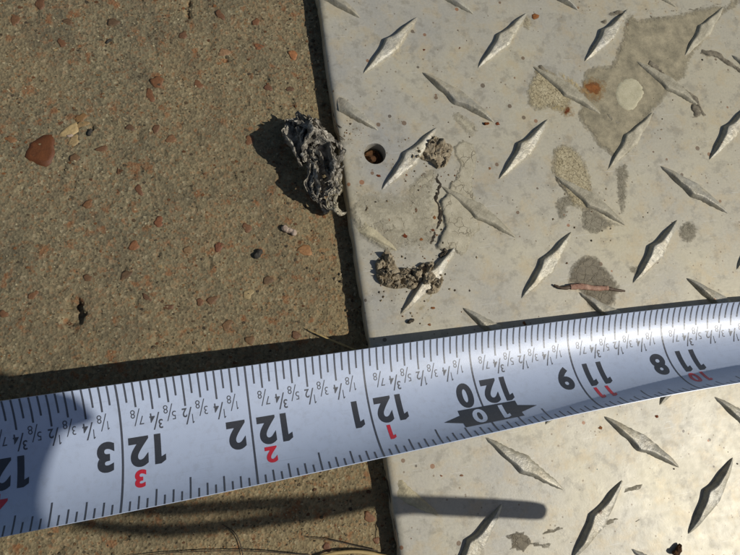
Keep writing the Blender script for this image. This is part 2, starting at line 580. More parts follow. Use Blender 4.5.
def tread_mesh(name, mat, seed, side, L=1.12, H=.135, wear=0.0):
    """one raised lens of the tread: a steep flank on its left-hand side (side = +1 or -1 in local y), a worn top that falls gently away"""
    r = random.Random(seed)
    nt_ = 40
    ph = [r.uniform(0, 6.28) for _ in range(5)]
    V, F = [], []
    for i in range(nt_ + 1):
        t = -1 + 2 * i / nt_
        b = (1 - abs(t)) ** .68 * (1 - .05 * math.sin(math.pi * abs(t)))
        bump = math.exp(-(t / .13) ** 2)
        w1 = .20 * b * (1 + .20 * bump) + .004
        w2 = .20 * b * (1 + .06 * bump) + .004
        fl = min(w1 * .9, (.09 + .018 * math.sin(6 * t + ph[1])) * b ** .6)
        h = H * (1 - wear * .5) * min(1, b * 1.9) * (1 + .06 * math.sin(4 * t + ph[0]))
        e1, e2 = r.uniform(-.010, .010), r.uniform(-.016, .016) * min(1, b * 2)
        prof = [(w1, -.03), (w1 + e1, .03 * h), (w1 - fl * .35, .42 * h), (w1 - fl * .72, .86 * h), (w1 - fl, .985 * h), (w1 - fl - .015 * b, h)]
        top = w1 - fl - .015 * b
        far = -w2 + .035 * b
        for q in (.25, .5, .75):
            prof.append((top + (far - top) * q, h * (1 - .34 * q) + r.uniform(-.010, .008) * b))
        prof += [(far, .60 * h), (-w2 + .012 * b + e2, .25 * h), (-w2 + e2, .03 * h), (-w2, -.03)]
        bend = .016 * math.sin(2.4 * t + ph[2]) + .005 * math.sin(13 * t + ph[3])
        for d, z in prof:
            V.append((t * L, side * (d + bend), z))
    n = len(prof)
    for i in range(nt_):
        for j in range(n - 1):
            a = i * n + j
            f = (a, a + n, a + n + 1, a + 1)
            F.append(f[::-1] if side > 0 else f)
    me = mesh(name, V, F, mat, True)
    bm = bmesh.new(); bm.from_mesh(me)
    bmesh.ops.recalc_face_normals(bm, faces=bm.faces)
    if sum(f.normal.z for f in bm.faces) < 0:
        bmesh.ops.reverse_faces(bm, faces=bm.faces)
    for e in bm.edges:
        if len(e.link_faces) == 2 and e.calc_face_angle(0) > .95:
            e.smooth = False
    bm.to_mesh(me); bm.free()
    return me


TREADS = {sd_: [tread_mesh('tread', MAT_TREAD, s * 2 + (sd_ > 0), sd_, wear=.1 * s) for s in range(4)] for sd_ in (1, -1)}
TREAD_D = {sd_: tread_mesh('tread', MAT_TREAD_DIRT, 15 + sd_, sd_, H=.10, wear=.3) for sd_ in (1, -1)}
TREAD_M = {sd_: tread_mesh('tread', MAT_TREAD_MUD, 25 + sd_, sd_, H=.10, wear=.3) for sd_ in (1, -1)}
LS = 3.06012
for a2 in range(-1, 19):
    for b2 in range(-8, 17):
        if (a2 + b2) % 2:
            continue
        i, j = a2 / 2, b2 / 2
        x, y = i * LS, -j * LS
        slash = (a2 % 2 == 0)
        ang = math.radians(42 if slash else -42)
        if x < EX - .9 or y > 9 or y < -25 or x > 27:
            continue
        sg = 1 if slash else -1
        me = TREADS[sg][(a2 * 3 + b2) % 4]
        if (i, j) in ((2, 1), (2.5, .5), (3, 0), (1.5, .5), (2.5, -.5), (.5, 1.5), (1.5, 1.5)):
            me = TREAD_D[sg]
        if (i, j) in ((-.5, 1.5), (-.5, 3.5)):
            me = TREAD_M[sg]
        if x < EX + .9:      # cut off by the sheared edge of the plate
            c = me.copy()
            bm = bmesh.new(); bm.from_mesh(c)
            Rz = Matrix.Rotation(-ang, 3, 'Z')
            pc = Rz @ Vector((EX + .11 - x, 0, 0)); pn = Rz @ Vector((-1, 0, 0))
            bmesh.ops.bisect_plane(bm, geom=bm.verts[:] + bm.edges[:] + bm.faces[:], plane_co=pc, plane_no=pn, clear_outer=True)
            for v in bm.verts:      # blend down into the rounded edge
                wx = x + (Matrix.Rotation(ang, 3, 'Z') @ v.co).x - EX
                v.co.z -= max(0, .35 - wx) * .4
            bm.to_mesh(c); bm.free()
            me = c
        o = link('tread', me, plate, (x, y, 0), ang)
        if me is TREAD_D[sg]:
            o['label'] = 'tread dulled by brown residue'
        if me is TREAD_M[sg]:
            o['label'] = 'tread smeared with pale mortar'


# ------------------------------------------------------------------ residue films, spots
def film(name, poly, mat, th, parent=plate, z0=0.0, jitter=.03, step=.07, edge=.06, relief=.3, seed=0, zfun=None, smooth_in=True, feather=.26, rough=None, link_as=None):
    P = [np.array(at(x, y, 0)[:2]) for x, y in poly]
    B = []
    for a, b in zip(P, P[1:] + P[:1]):
        n = max(1, int(np.linalg.norm(b - a) / .05))
        for k in range(n):
            B.append(a + (b - a) * k / n)
    B = np.array(B)
    B = B + np.stack([fbm(B[:, 0] * 3, B[:, 1] * 3, seed + 3, 4), fbm(B[:, 0] * 3, B[:, 1] * 3, seed + 17, 4)], 1) * jitter * 3
    lo, hi = B.min(0), B.max(0)
    gx, gy = np.meshgrid(np.arange(lo[0], hi[0], step), np.arange(lo[1], hi[1], step))
    r = np.random.RandomState(seed)
    G = np.stack([gx.ravel(), gy.ravel()], 1) + r.uniform(-.3, .3, (gx.size, 2)) * step
    ins = np.zeros(len(G), bool)
    n = len(B); j = n - 1
    for i in range(n):
        c = ((B[i, 1] > G[:, 1]) != (B[j, 1] > G[:, 1])) & (G[:, 0] < (B[j, 0] - B[i, 0]) * (G[:, 1] - B[i, 1]) / (B[j, 1] - B[i, 1] + 1e-12) + B[i, 0])
        ins ^= c; j = i
    G = G[ins]
    dist = np.sqrt(((G[:, None, :] - B[None]) ** 2).sum(-1)).min(1) if len(G) else np.zeros(0)
    G = G[dist > .025]; dist = dist[dist > .025]
    pts = [Vector(v) for v in np.concatenate([B, G])]
    vo, _, fo, _, _, _ = delaunay_2d_cdt(pts, [(i, (i + 1) % n) for i in range(n)], [], 1, 1e-5)
    vo = np.array([tuple(v) for v in vo])
    d = np.sqrt(((vo[:, None, :] - B[None]) ** 2).sum(-1)).min(1)
    zz = th * np.clip(d / edge, 0, 1) ** .6 * (1 + relief * fbm(vo[:, 0] * 4, vo[:, 1] * 4, seed + 5, 4))
    if zfun is not None:
        zz = zz * zfun(vo[:, 0], vo[:, 1])
    zz = np.where(d < 1e-4, -.02, np.maximum(zz, .3 * th))
    if rough is not None:
        zz = zz * rough(vo[:, 0], vo[:, 1], d)
    me = mesh(name, np.c_[vo, zz + z0], fo, mat, smooth_in)
    me.attributes.new('fade', 'FLOAT', 'POINT').data.foreach_set('value', np.clip(d / feather, 0, 1.6).astype(np.float32))
    return link(name, me, parent)


F_BROWN = m_film('brown_adhesive_residue', lin(122, 115, 94), lin(180, 168, 138), 0, sc=2.8)
F_CRACK = m_film('cracked_glue', lin(164, 150, 116), lin(196, 184, 150), .9, crack_scale=10)
F_MORTAR = m_film('pale_mortar', lin(166, 157, 132), lin(192, 184, 160), .55, 1, crack_scale=4)
F_GREY = m_film('grey_stain', lin(128, 120, 100), lin(160, 152, 130), .15, sc=7, crack_scale=6)
F_DARK = m_film('dark_grey_stain', lin(112, 104, 88), lin(146, 136, 114), .3, sc=6, crack_scale=5)
F_WHITE = m_film('white_paint_spot', lin(182, 174, 142), lin(200, 192, 162), 0, sc=5)
F_RUST = m_film('rust_spot', lin(118, 72, 36), lin(156, 100, 52), 0, rough=.9, sc=9)
F_RUSTD = m_film('dark_rust_spot', lin(84, 40, 20), lin(130, 66, 30), 0, rough=.9, sc=9)
F_OCHRE = m_film('ochre_stain', lin(186, 166, 116), lin(204, 184, 136), 0, sc=5)


def z3(L, ox=490, oy=0, k=2.92):
    return [(ox + a / k, oy + b / k) for a, b in L]


tag(film('adhesive_film', z3([(268, 212), (300, 190), (352, 184), (376, 118), (402, 28), (430, 52), (482, 46), (552, 36), (602, 24), (692, 6), (735, -12), (735, 12),
                              (690, 40), (640, 100), (602, 158), (584, 200), (566, 236), (536, 262), (505, 300), (480, 332), (440, 385), (402, 430), (366, 488), (350, 462), (312, 432),
                              (290, 392), (252, 352), (246, 335), (258, 310), (268, 262)]), F_BROWN, .012, seed=1), 'large brown patch of old adhesive')
film('adhesive_film', z3([(500, -30), (720, -30), (735, -4), (690, -8), (640, 0)]), F_GREY, .008, seed=2)
film('glue_patch', z3([(135, 185), (118, 225), (100, 262), (108, 308), (140, 332), (180, 322), (222, 332), (248, 300), (262, 282), (240, 245), (205, 220), (172, 196)]), F_CRACK, .016, seed=3, jitter=.02)
film('glue_patch', z3([(172, 470), (180, 436), (204, 416), (240, 424), (276, 452), (296, 500), (304, 545), (300, 590), (270, 620), (235, 600), (205, 548), (178, 510)]), F_CRACK, .012, seed=4, jitter=.02)
film('glue_patch', z3([(366, 492), (404, 470), (412, 520), (404, 580), (390, 640), (372, 610), (368, 540)]), F_GREY, .006, seed=5)
film('grey_patch', z3([(184, 52), (205, 28), (236, 18), (250, 0), (275, 30), (272, 60), (252, 62), (230, 68), (226, 100), (208, 106), (194, 88)], 490, 185), F_GREY, .010, seed=6, jitter=.015)
film('grey_patch', z3([(262, 64), (300, 52), (345, 92), (392, 118), (345, 128), (322, 146), (300, 152), (270, 134), (262, 108)], 490, 185), F_GREY, .011, seed=7, jitter=.015)
tag(film('grey_patch', z3([(262, 206), (285, 196), (316, 204), (334, 232), (362, 262), (386, 300), (372, 330), (368, 358), (290, 372), (274, 330), (244, 300), (218, 286), (238, 228)], 490, 185), F_DARK, .013, seed=8, jitter=.015), 'dark triangular stain')
film('grey_patch', [(688 + 11 * math.cos(a), 232 + 13 * math.sin(a)) for a in np.linspace(0, 5.9, 14)], F_GREY, .011, seed=9, jitter=.012)
film('grey_patch', z3([(400, 236), (440, 232), (442, 262), (424, 268), (402, 254)], 490, 185), F_GREY, .008, seed=10, jitter=.02)
film('grey_patch', z3([(36, 500), (70, 470), (110, 486), (128, 512), (180, 520), (172, 536), (120, 532), (96, 552), (50, 545), (62, 520)], 490, 365), F_DARK, .009, seed=11, jitter=.04, feather=.12)
film('grey_patch', z3([(150, 490), (190, 468), (222, 474), (196, 492), (158, 502)], 490, 365), F_DARK, .009, seed=12, jitter=.035, feather=.10)
for s, (cx, cy, rx, ry) in enumerate([(416, 360, 34, 14), (428, 457, 15, 10), (352, 457, 26, 14)]):
    film('grey_patch', z3([(cx + rx * math.cos(a), cy - .3 * rx * math.cos(a) + ry * math.sin(a)) for a in np.linspace(0, 5.8, 12)], 490, 365), F_GREY, .009, seed=20 + s, jitter=.02, feather=.09)
film('paint_spot', [(628.5 + 15.5 * math.cos(a), 94 + 17.5 * math.sin(a)) for a in np.linspace(0, 5.9, 16)], F_WHITE, .026, seed=30, jitter=.02, feather=.05)
film('ochre_streak', z3([(170, 196), (205, 206), (262, 240), (275, 262), (262, 270), (230, 250), (196, 222)]), F_OCHRE, .019, seed=31, jitter=.015)
film('ochre_streak', z3([(196, 300), (228, 318), (214, 334), (190, 330), (160, 312)]), F_OCHRE, .019, seed=32, jitter=.015)
F_HALO = m_film('rust_halo', lin(150, 112, 66), lin(178, 150, 104), 0, rough=.8, sc=7)
film('rust_halo', z3([(250, 240), (285, 214), (340, 228), (352, 270), (330, 304), (280, 300), (252, 282)]), F_HALO, .014, seed=35, jitter=.04, feather=.5)
film('rust_halo', z3([(196, 308), (225, 292), (256, 308), (252, 340), (222, 352), (196, 338)]), F_HALO, .016, seed=36, jitter=.04, feather=.4)
film('rust_spot', z3([(270, 246), (290, 234), (322, 240), (330, 262), (316, 282), (288, 278), (270, 266)]), F_RUST, .016, seed=33, jitter=.03, feather=.2)
film('rust_spot', z3([(212, 312), (232, 306), (242, 320), (232, 334), (214, 332)]), F_RUSTD, .018, seed=34, jitter=.03, feather=.14)
F_TEAL = m_film('teal_paint', lin(60, 120, 120), lin(90, 146, 140), 0, sc=9)
for s, (x, y, r) in enumerate([(598, 469, 2.6), (604, 475, 1.4), (608, 482, 1.2)]):
    film('paint_dot', [(x + r * math.cos(a), y + r * .9 * math.sin(a)) for a in np.linspace(0, 5.6, 9)], F_TEAL, .015, seed=140 + s, jitter=.006, step=.05, feather=.04)
# scattered small rust dots
for s, (x, y, r) in enumerate([(405, 237, 4), (389, 221, 2.5), (411, 206, 2.5), (416, 210, 3), (384, 228, 2), (421, 239, 3), (433, 230, 3), (434, 218, 3), (437, 236, 2.5), (398, 243, 2), (433, 308, 3.2), (430, 324, 3), (379, 176, 3),
                               (372, 170, 2.5), (600, 427, 3.2), (657, 416, 3), (525, 323, 3), (461, 475, 2.6), (424, 466, 2.4), (441, 476, 2.2), (420, 228, 2), (497, 124, 3), (535, 16, 4), (627, 25, 3), (423, 50, 2.5),
                               (490, 168, 2.4), (469, 212, 2.4), (459, 48, 2), (556, 405, 2.5), (405, 222, 1.8), (487, 108, 2)]):
    film('rust_dot', [(x + r * math.cos(a), y + r * .9 * math.sin(a)) for a in np.linspace(0, 5.6, 9)], F_RUST if s % 3 else F_RUSTD, .012, seed=40 + s, jitter=.02, step=.04, feather=.06)

# pale mortar film with a raised broken left lip
film('mortar_film', [(447, 187), (455, 176), (457, 160), (451, 146), (461, 136), (474, 142), (480, 158), (474, 178), (480, 196), (478, 214), (484, 232), (470, 240), (460, 256), (449, 250), (441, 249), (436, 244),
                     (442, 230), (444, 216), (438, 204), (442, 194)], F_MORTAR, .05, seed=60, jitter=.05, edge=.07, relief=.7, feather=.12,
     zfun=lambda X, Y: np.clip(1.35 - (X - at(440, 215)[0]) / .75, .12, 1.3))
film('mortar_film', [(386, 255), (372, 247), (358, 236), (350, 222), (351, 205), (362, 196), (372, 212), (388, 232), (398, 248), (395, 258)], F_MORTAR, .05, seed=61, jitter=.04, edge=.2, relief=.5)
film('mortar_film', [(405, 187), (418, 176), (430, 168), (440, 172), (436, 190), (420, 192), (410, 196)], F_MORTAR, .012, seed=62, jitter=.05, edge=.15)
film('mortar_film', [(352, 188), (372, 184), (395, 190), (412, 180), (436, 178), (438, 204), (440, 232), (434, 252), (408, 258), (386, 254), (364, 236), (350, 214)], F_MORTAR, .007, seed=67, jitter=.05, feather=.9)
film('mortar_film', [(448, 112), (456, 108), (470, 118), (479, 130), (474, 138), (462, 132), (452, 122)], F_MORTAR, .015, seed=63, jitter=.05, edge=.15)
film('mortar_film', z3([(96, 50), (112, 34), (122, 52), (128, 74), (112, 92), (94, 86)]), F_CRACK, .02, seed=64, jitter=.02)
film('mortar_film', [(433, 300), (446, 276), (452, 262), (446, 258), (432, 284), (422, 302), (408, 316), (418, 316)], F_OCHRE, .006, seed=65, jitter=.04)
film('mortar_film', [(352, 98), (348, 105), (352, 106), (356, 101), (362, 104), (361, 98)], F_GREY, .03, seed=66, jitter=.01)


# ------------------------------------------------------------------ rough lumps
def lump(name, balls, mat, voxel, amp, freq, seed, flat=None, mats=None, crust=0.0):
    """union of balls (x, y, z, r) remeshed and roughened into one crusty surface"""
    bm = bmesh.new()
    for x, y, z, r in balls:
        bmesh.ops.create_icosphere(bm, subdivisions=2, radius=r, matrix=Matrix.Translation((x, y, z)))
    me = bpy.data.meshes.new('tmp'); bm.to_mesh(me); bm.free()
    o = bpy.data.objects.new('tmp', me); COL.objects.link(o)
    md = o.modifiers.new('r', 'REMESH'); md.mode = 'VOXEL'; md.voxel_size = voxel
    dg = bpy.context.evaluated_depsgraph_get()
    ev = o.evaluated_get(dg)
    out = bpy.data.meshes.new_from_object(ev)
    bpy.data.objects.remove(o); bpy.data.meshes.remove(me)
    nv = len(out.vertices)
    co = np.zeros(nv * 3); out.vertices.foreach_get('co', co); co = co.reshape(-1, 3)
    no = np.array([v.normal[:] for v in out.vertices])
    n1 = noise3(co, freq, seed, 3); n2 = noise3(co, freq * 3.1, seed + 50, 3)
    d = amp * (1.2 * n1 - .9 * np.abs(n2) + .25)
    co = co + no * d[:, None]
    if crust:
        rs = np.random.RandomState(seed)
        lo, hi = co.min(0), co.max(0)
        nc = int(np.prod((hi - lo + .1) / crust) * 1.0) + 8
        fp = lo + rs.rand(nc, 3) * (hi - lo)
        cell = np.zeros(nv, int)
        for i0 in range(0, nv, 4000):
            q = co[i0:i0 + 4000]
            cell[i0:i0 + 4000] = ((q[:, None, :] - fp[None]) ** 2 * [1, 1, 1.6]).sum(-1).argmin(1)
        co = co + no * ((rs.rand(nc) - .6) * crust * .75)[cell][:, None]
    if flat is not None:
        co[:, 2] = np.maximum(co[:, 2], flat)
    out.vertices.foreach_set('co', co.ravel())
    for m in ([mat] if mats is None else mats):
        out.materials.append(m)
    out.polygons.foreach_set('use_smooth', [False] * len(out.polygons))
    out.name = name
    out.update()
    return out


MAT_CHAR = m_rough('charred_grey_crust', lin(62, 61, 57), lin(176, 172, 160), 9, .55, .3, .9, mid=lin(100, 98, 91))
MAT_PALE = m_rough('pale_underside', lin(150, 140, 116), lin(205, 196, 172), 7, .8, .3, .6)
MAT_MUD = m_rough('dried_mud', lin(98, 84, 66), lin(184, 168, 142), 7, .9, .2, .9)


def path_balls(pts, seed, per=.09, wob=.05):
    """balls along a px polyline [(px,py,z,r)]"""
    r = random.Random(seed)
    out = []
    Q = [(*at(x, y, z), rr) for x, y, z, rr in pts]
    for a, b in zip(Q, Q[1:]):
        L = math.dist(a[:3], b[:3]); n = max(1, int(L / per))
        for k in range(n):
            t = k / n
            p = [a[i] + (b[i] - a[i]) * t for i in range(4)]
            out.append((p[0] + r.uniform(-wob, wob), p[1] + r.uniform(-wob, wob), p[2] + r.uniform(-wob, wob), p[3] * r.uniform(.75, 1.2)))
    return out




def crumple(parts, mat_of, seed):
    """folded, wrinkled scraps with thickness: parts = [(px path with z, half width cm, twist start, twist end, material index)]"""
    V, F, MI = [], [], []
    for n_, (pts, hw, tw0, tw1, mi) in enumerate(parts):
        Q = [Vector(at(*p)) for p in pts]
        P = []
        for i in range(len(Q) - 1):
            a, b = Q[i], Q[i + 1]
            pm = Q[i - 1] if i else a - (b - a); pn = Q[i + 2] if i + 2 < len(Q) else b + (b - a)
            for k in range(14):
                t = k / 14
                P.append(.5 * ((2 * a) + (b - pm) * t + (2 * pm - 5 * a + 4 * b - pn) * t * t + (3 * a - pm - 3 * b + pn) * t ** 3))
        nw = 26
        G = []
        for i, p in enumerate(P):
            d = (P[min(i + 1, len(P) - 1)] - P[max(i - 1, 0)]).normalized()
            sx = d.cross(Vector((0, 0, 1))).normalized(); u = sx.cross(d)
            q = i / (len(P) - 1)
            a = tw0 + (tw1 - tw0) * q
            w = hw * (.35 + .65 * math.sin(math.pi * min(1, max(0, .08 + .88 * q))) ** .5)
            e = .25 * float(vnoise(q * 9, seed + n_, 3))
            for k in range(nw + 1):
                v = -1 + 2 * k / nw + e
                # curled across: the strip closes on itself like a rolled flake
                c = p + (sx * math.cos(a + v * .9) + u * math.sin(a + v * .9)) * v * w
                G.append(c)
        G = np.array([c[:] for c in G])
        # heavy wrinkles
        n1 = np.stack([noise3(G + 5 * k, 2.6, seed + 7 * k, 2) for k in range(3)], 1) * .11
        n2 = np.stack([noise3(G + 5 * k, 7.5, seed + 31 + 7 * k, 2) for k in range(3)], 1)
        n2 = np.sign(n2) * np.abs(n2) ** .7 * .055
        n3 = np.stack([noise3(G + 5 * k, 22, seed + 61 + 7 * k, 2) for k in range(3)], 1) * .026
        G = G + n1 + n2 + n3
        b0 = len(V); m_ = len(P); row = nw + 1
        # thickness
        dx = np.roll(G.reshape(m_, row, 3), -1, 0) - np.roll(G.reshape(m_, row, 3), 1, 0)
        dy = np.roll(G.reshape(m_, row, 3), -1, 1) - np.roll(G.reshape(m_, row, 3), 1, 1)
        nn = np.cross(dx, dy); nn /= np.linalg.norm(nn, axis=-1, keepdims=True) + 1e-9
        B = G - (nn.reshape(-1, 3)) * (.045 + .02 * noise3(G, 6, seed + 90, 2))[:, None]
        V += [*map(tuple, G)] + [*map(tuple, B)]
        o = len(G)
        rr = random.Random(seed + n_)
        hole = lambda i, k: vnoise(np.array([G[i * row + k][0] * 4.2]), np.array([G[i * row + k][1] * 4.2 + G[i * row + k][2] * 3]), seed + 5)[0] > .62 and 2 < k < nw - 2
        for i in range(m_ - 1):
            for k in range(nw):
                a = b0 + i * row + k
                if hole(i, k):
                    continue
                F.append((a, a + row, a + row + 1, a + 1)); F.append((a + o, a + 1 + o, a + row + 1 + o, a + row + o)); MI += [mi, mi]
        for i in range(m_ - 1):
            for k in (0, nw):
                a = b0 + i * row + k
                F.append((a, a + row, a + row + o, a + o)); MI.append(mi)
        for i in (0, m_ - 1):
            for k in range(nw):
                a = b0 + i * row + k
                F.append((a, a + 1, a + 1 + o, a + o)); MI.append(mi)
    V = np.array(V)
    V[:, 2] = np.maximum(V[:, 2], GZ + .01)
    me = mesh('debris_chunk', V, F, mat_of)
    me.polygons.foreach_set('material_index', MI)
    return me


MAT_CHAR2 = m_rough('charred_scrap', lin(86, 81, 72), lin(222, 214, 196), 6, .6, .3, .9, 0, mid=lin(142, 135, 121))
me = crumple([([(292, 118, .02), (303, 127, .25), (318, 136, .38), (330, 150, .36), (331, 168, .25), (326, 186, .12)], .27, .2, 1.1, 0),
              ([(296, 121, -.1), (294, 134, .15), (297, 150, .12), (302, 163, -.08)], .30, -.6, .5, 0),
              ([(308, 122, .1), (314, 134, .42), (310, 148, .32), (312, 160, .1)], .26, .9, -.5, 0),
              ([(300, 126, -.2), (308, 142, -.05), (318, 158, -.1), (322, 176, -.2)], .42, .1, -.2, 0),
              ([(318, 132, .0), (324, 150, .08), (324, 170, .02), (318, 190, -.12)], .34, -.3, .3, 0),
              ([(312, 160, -.1), (318, 176, .06), (322, 192, -.02), (322, 204, -.2)], .30, .6, .1, 0),
              ([(312, 128, .2), (322, 140, .3), (327, 154, .22), (324, 168, .1)], .25, -.8, .6, 0),
              ([(297, 130, .0), (304, 140, .16), (314, 152, .1), (322, 166, .02)], .28, .5, -.4, 0),
              ([(304, 128, .3), (300, 142, .3), (304, 156, .1)], .22, 1.5, .3, 0),
              ([(331, 150, .1), (336, 166, .15), (330, 184, .1), (320, 198, -.05)], .17, .4, 1.6, 0),
              ([(318, 164, .05), (314, 178, .12), (308, 188, .0), (311, 200, -.15), (320, 204, -.2)], .20, -.4, .8, 0),
              ([(309, 178, -.05), (313, 192, .05), (319, 203, -.12)], .17, 1.2, .2, 0),
              ([(336, 180, .05), (334, 194, .08), (329, 205, -.02), (334, 214, -.06), (345, 217, -.05)], .17, .1, .7, 1),
              ([(330, 182, .12), (333, 191, .16), (329, 199, .08)], .15, .6, -.4, 0),
              ([(296, 122, -.38), (302, 136, -.3), (303, 152, -.36)], .26, .3, -.3, 0),
              ([(314, 196, -.36), (322, 204, -.34), (332, 212, -.3)], .18, .3, -.3, 0)], [MAT_CHAR2, MAT_PALE], 12)
debris = tag(link('debris_chunk', me), 'crumpled charred grey scrap with a pale tail beside the plate edge', 'debris')

MAT_CRUST = m_rough('dried_mud_crust', lin(104, 90, 70), lin(190, 176, 148), 7, .9, .2, .9)


def crust(poly, th, seed, label, sc=5.5):
    """flat crust of dried mud, broken into flakes of different heights with dark gaps between"""
    rs = np.random.RandomState(seed)
    P = np.array([at(x, y)[:2] for x, y in poly]); lo, hi = P.min(0), P.max(0)
    fp = lo + rs.rand(int(np.prod(hi - lo) * sc * sc) + 6, 2) * (hi - lo)
    fh = rs.uniform(.25, 1.25, len(fp)); fg = rs.uniform(-.9, .9, (len(fp), 2))

    def rough(X, Y, d):
        q = np.stack([X + .05 * fbm(X * 7, Y * 7, seed, 3), Y + .05 * fbm(X * 7, Y * 7, seed + 4, 3)], 1)
        D = np.sqrt(((q[:, None, :] - fp[None]) ** 2).sum(-1))
        o = np.argsort(D, 1)[:, :2]; r_ = np.arange(len(q))
        gap = np.clip((D[r_, o[:, 1]] - D[r_, o[:, 0]]) / .035, 0, 1)
        h = fh[o[:, 0]] + ((q - fp[o[:, 0]]) * fg[o[:, 0]]).sum(1) * 5
        return np.clip(h, .12, 1.5) * (.45 + .55 * gap) * (1 + .35 * fbm(X * 16, Y * 16, seed + 9, 3))

    o = film('mud_clump', poly, MAT_CRUST, th, parent=None, seed=seed, step=.026, edge=.05, relief=.3, jitter=.04, rough=rough, smooth_in=False)
    return tag(o, label, 'mud clump')


crust([(424, 141), (432, 136), (442, 137), (450, 143), (454, 152), (450, 161), (444, 168), (436, 170), (430, 162), (420, 160), (411, 163), (410, 155), (418, 150)], .13, 5, 'round brown mud clump stuck on the plate right of the hole')
crust([(376, 264), (382, 252), (387, 246), (391, 258), (400, 266), (411, 270), (422, 264), (433, 262), (441, 268), (443, 280), (437, 291), (428, 294), (418, 288), (409, 291), (399, 291), (390, 289), (381, 285), (376, 276)], .19, 8,
      'long crusty mud clump across a tread, nearest the measuring tape')
# dark bits standing in for the shadow line of the mortar's broken lip
MAT_GRIT_SHADE = m_rough('dark_grit_and_shade', lin(44, 40, 34), lin(104, 94, 78), 9, .9, .2, .8)
c4 = path_balls([(443, 244, .02, .05), (446, 252, .03, .05), (440, 257, .03, .05)], 14, .04, .02)
link('lip_shadow_bits', lump('lip_shadow_bits', c4, MAT_GRIT_SHADE, .016, .03, 10, 9), plate)
# grime on the worn treads in the brown patch
F_GRIME = m_film('dark_grime', lin(88, 80, 66), lin(150, 140, 118), 0, sc=9)
F_LIPSHADE = m_film('lip_shadow', lin(34, 29, 22), lin(74, 64, 50), 0, sc=14)  # colour of the painted shadow beside the mortar lip


def smear(path, w, seed, th=.03, mat=None, feather=.08):
    """ragged smear along a px path, w px wide on each side"""
    L, R = [], []
    rr = random.Random(seed)
    for i, (x, y) in enumerate(path):
        a = path[max(i - 1, 0)]; b = path[min(i + 1, len(path) - 1)]
        d = math.hypot(b[0] - a[0], b[1] - a[1]); nx, ny = -(b[1] - a[1]) / d, (b[0] - a[0]) / d
        k = w * rr.uniform(.5, 1.3)
        L.append((x + nx * k, y + ny * k)); k = w * rr.uniform(.5, 1.3)
        R.append((x - nx * k, y - ny * k))
    film('grime_or_shade_smear', L + R[::-1], mat or F_GRIME, th, seed=seed, jitter=.04, edge=.12, relief=.8, feather=feather)


smear([(648, 62), (656, 68), (664, 76), (672, 84), (682, 91), (692, 99), (700, 107), (704, 116)], 3.0, 80, .05)
smear([(690, 106), (697, 109), (700, 117)], 5.5, 81, .05)
smear([(700, 50), (710, 54), (720, 57), (732, 64), (744, 72)], 3.0, 82, .05)
smear([(654, 112), (646, 124), (638, 136), (628, 148), (618, 162)], 2.2, 83, .05)
smear([(604, 24), (610, 16), (618, 11), (626, 14)], 3.2, 84, .06)
smear([(536, 66), (541, 71), (547, 77)], 3, 85, .04)
smear([(556, 176), (562, 186), (572, 198), (580, 204)], 2.2, 86, .03)
smear([(640, 14), (660, 17), (680, 10), (700, 8), (722, 2)], 1.6, 87, .02)
smear([(439, 168), (436, 178), (440, 187), (436, 196), (435, 204), (440, 214), (439, 226), (435, 234), (432, 245)], 2.8, 89, .02, F_LIPSHADE, .035)  # shadow line left of the raised mortar lip, painted as a dark film
smear([(606, 112), (613, 120), (622, 124)], 4, 88, .02, F_GREY)



def grit_mesh():
    r = np.random.RandomState(21)
    pts = []
    for n, (px, py, sp) in ((90, (432, 160, 22)), (130, (410, 275, 26)), (60, (370, 215, 16)), (60, (455, 215, 26)), (60, (350, 130, 10)), (70, (640, 80, 45)), (40, (590, 200, 25)), (160, (560, 300, 190))):
        for _ in range(n):
            x, y, _z = at(px + r.normal() * sp, py + r.normal() * sp)
            if x > EX + .15:
                pts.append((x, y, 0.0))
    for _ in range(260):      # crumbs packed along the edge of the sheet
        pts.append((EX - .12 + .14 * r.normal(), r.uniform(-14, 3), GZ + .02))
    V, F, C = [], [], []
    pal = [lin(96, 80, 58), lin(130, 112, 84), lin(70, 60, 46), lin(156, 140, 112), lin(120, 78, 44)]
    for x, y, z in pts:
        b = len(V); q = .008 + .028 * r.rand() ** 2.5
        if z < -.1:
            q *= 1.7
        a0 = r.uniform(0, 6.28); c = pal[r.randint(5)]
        for j in range(4):
            a = a0 + 1.5708 * j + r.uniform(-.4, .4)
            V.append((x + q * math.cos(a), y + q * math.sin(a), z + .002))
        V.append((x + r.uniform(-.3, .3) * q, y + r.uniform(-.3, .3) * q, z + q * r.uniform(.5, 1.1)))
        for j in range(4):
            F.append((b + j, b + (j + 1) % 4, b + 4)); C.append(c)
    me = mesh('grit', V, F, MAT_GRAIN)
    color_attr(me, C)
    return me


tag(link('grit', grit_mesh()), 'loose brown grit scattered over the plate and along its left edge', 'grit', kind='stuff')

# rusty screw stub down in the hole
bm = bmesh.new()
bmesh.ops.create_cone(bm, segments=18, radius1=.23, radius2=.21, depth=.10, cap_ends=True, matrix=Matrix.Translation((0, 0, .05)))
bmesh.ops.create_cone(bm, segments=14, radius1=.10, radius2=.08, depth=.22, cap_ends=True, matrix=Matrix.Translation((-.06, -.03, .15)) @ Matrix.Rotation(.5, 4, 'Y'))
me = bpy.data.meshes.new('screw_stub'); bm.to_mesh(me); bm.free(); me.materials.append(MAT_DARKRUST)
o = tag(link('screw_stub', me, None, (HX, HY, GZ + .03)), 'rusty screw stub down inside the round hole in the plate', 'screw')
o.rotation_euler = (.1, -.15, .4)

# ------------------------------------------------------------------ loose bits
MAT_PEB = m_rough('pale_pebble', lin(150, 128, 110), lin(205, 186, 166), 8, .8, .3, .6)
MAT_BLACK = m_rough('black_crumb', lin(34, 32, 28), lin(78, 72, 62), 9, .7, .4, .6)


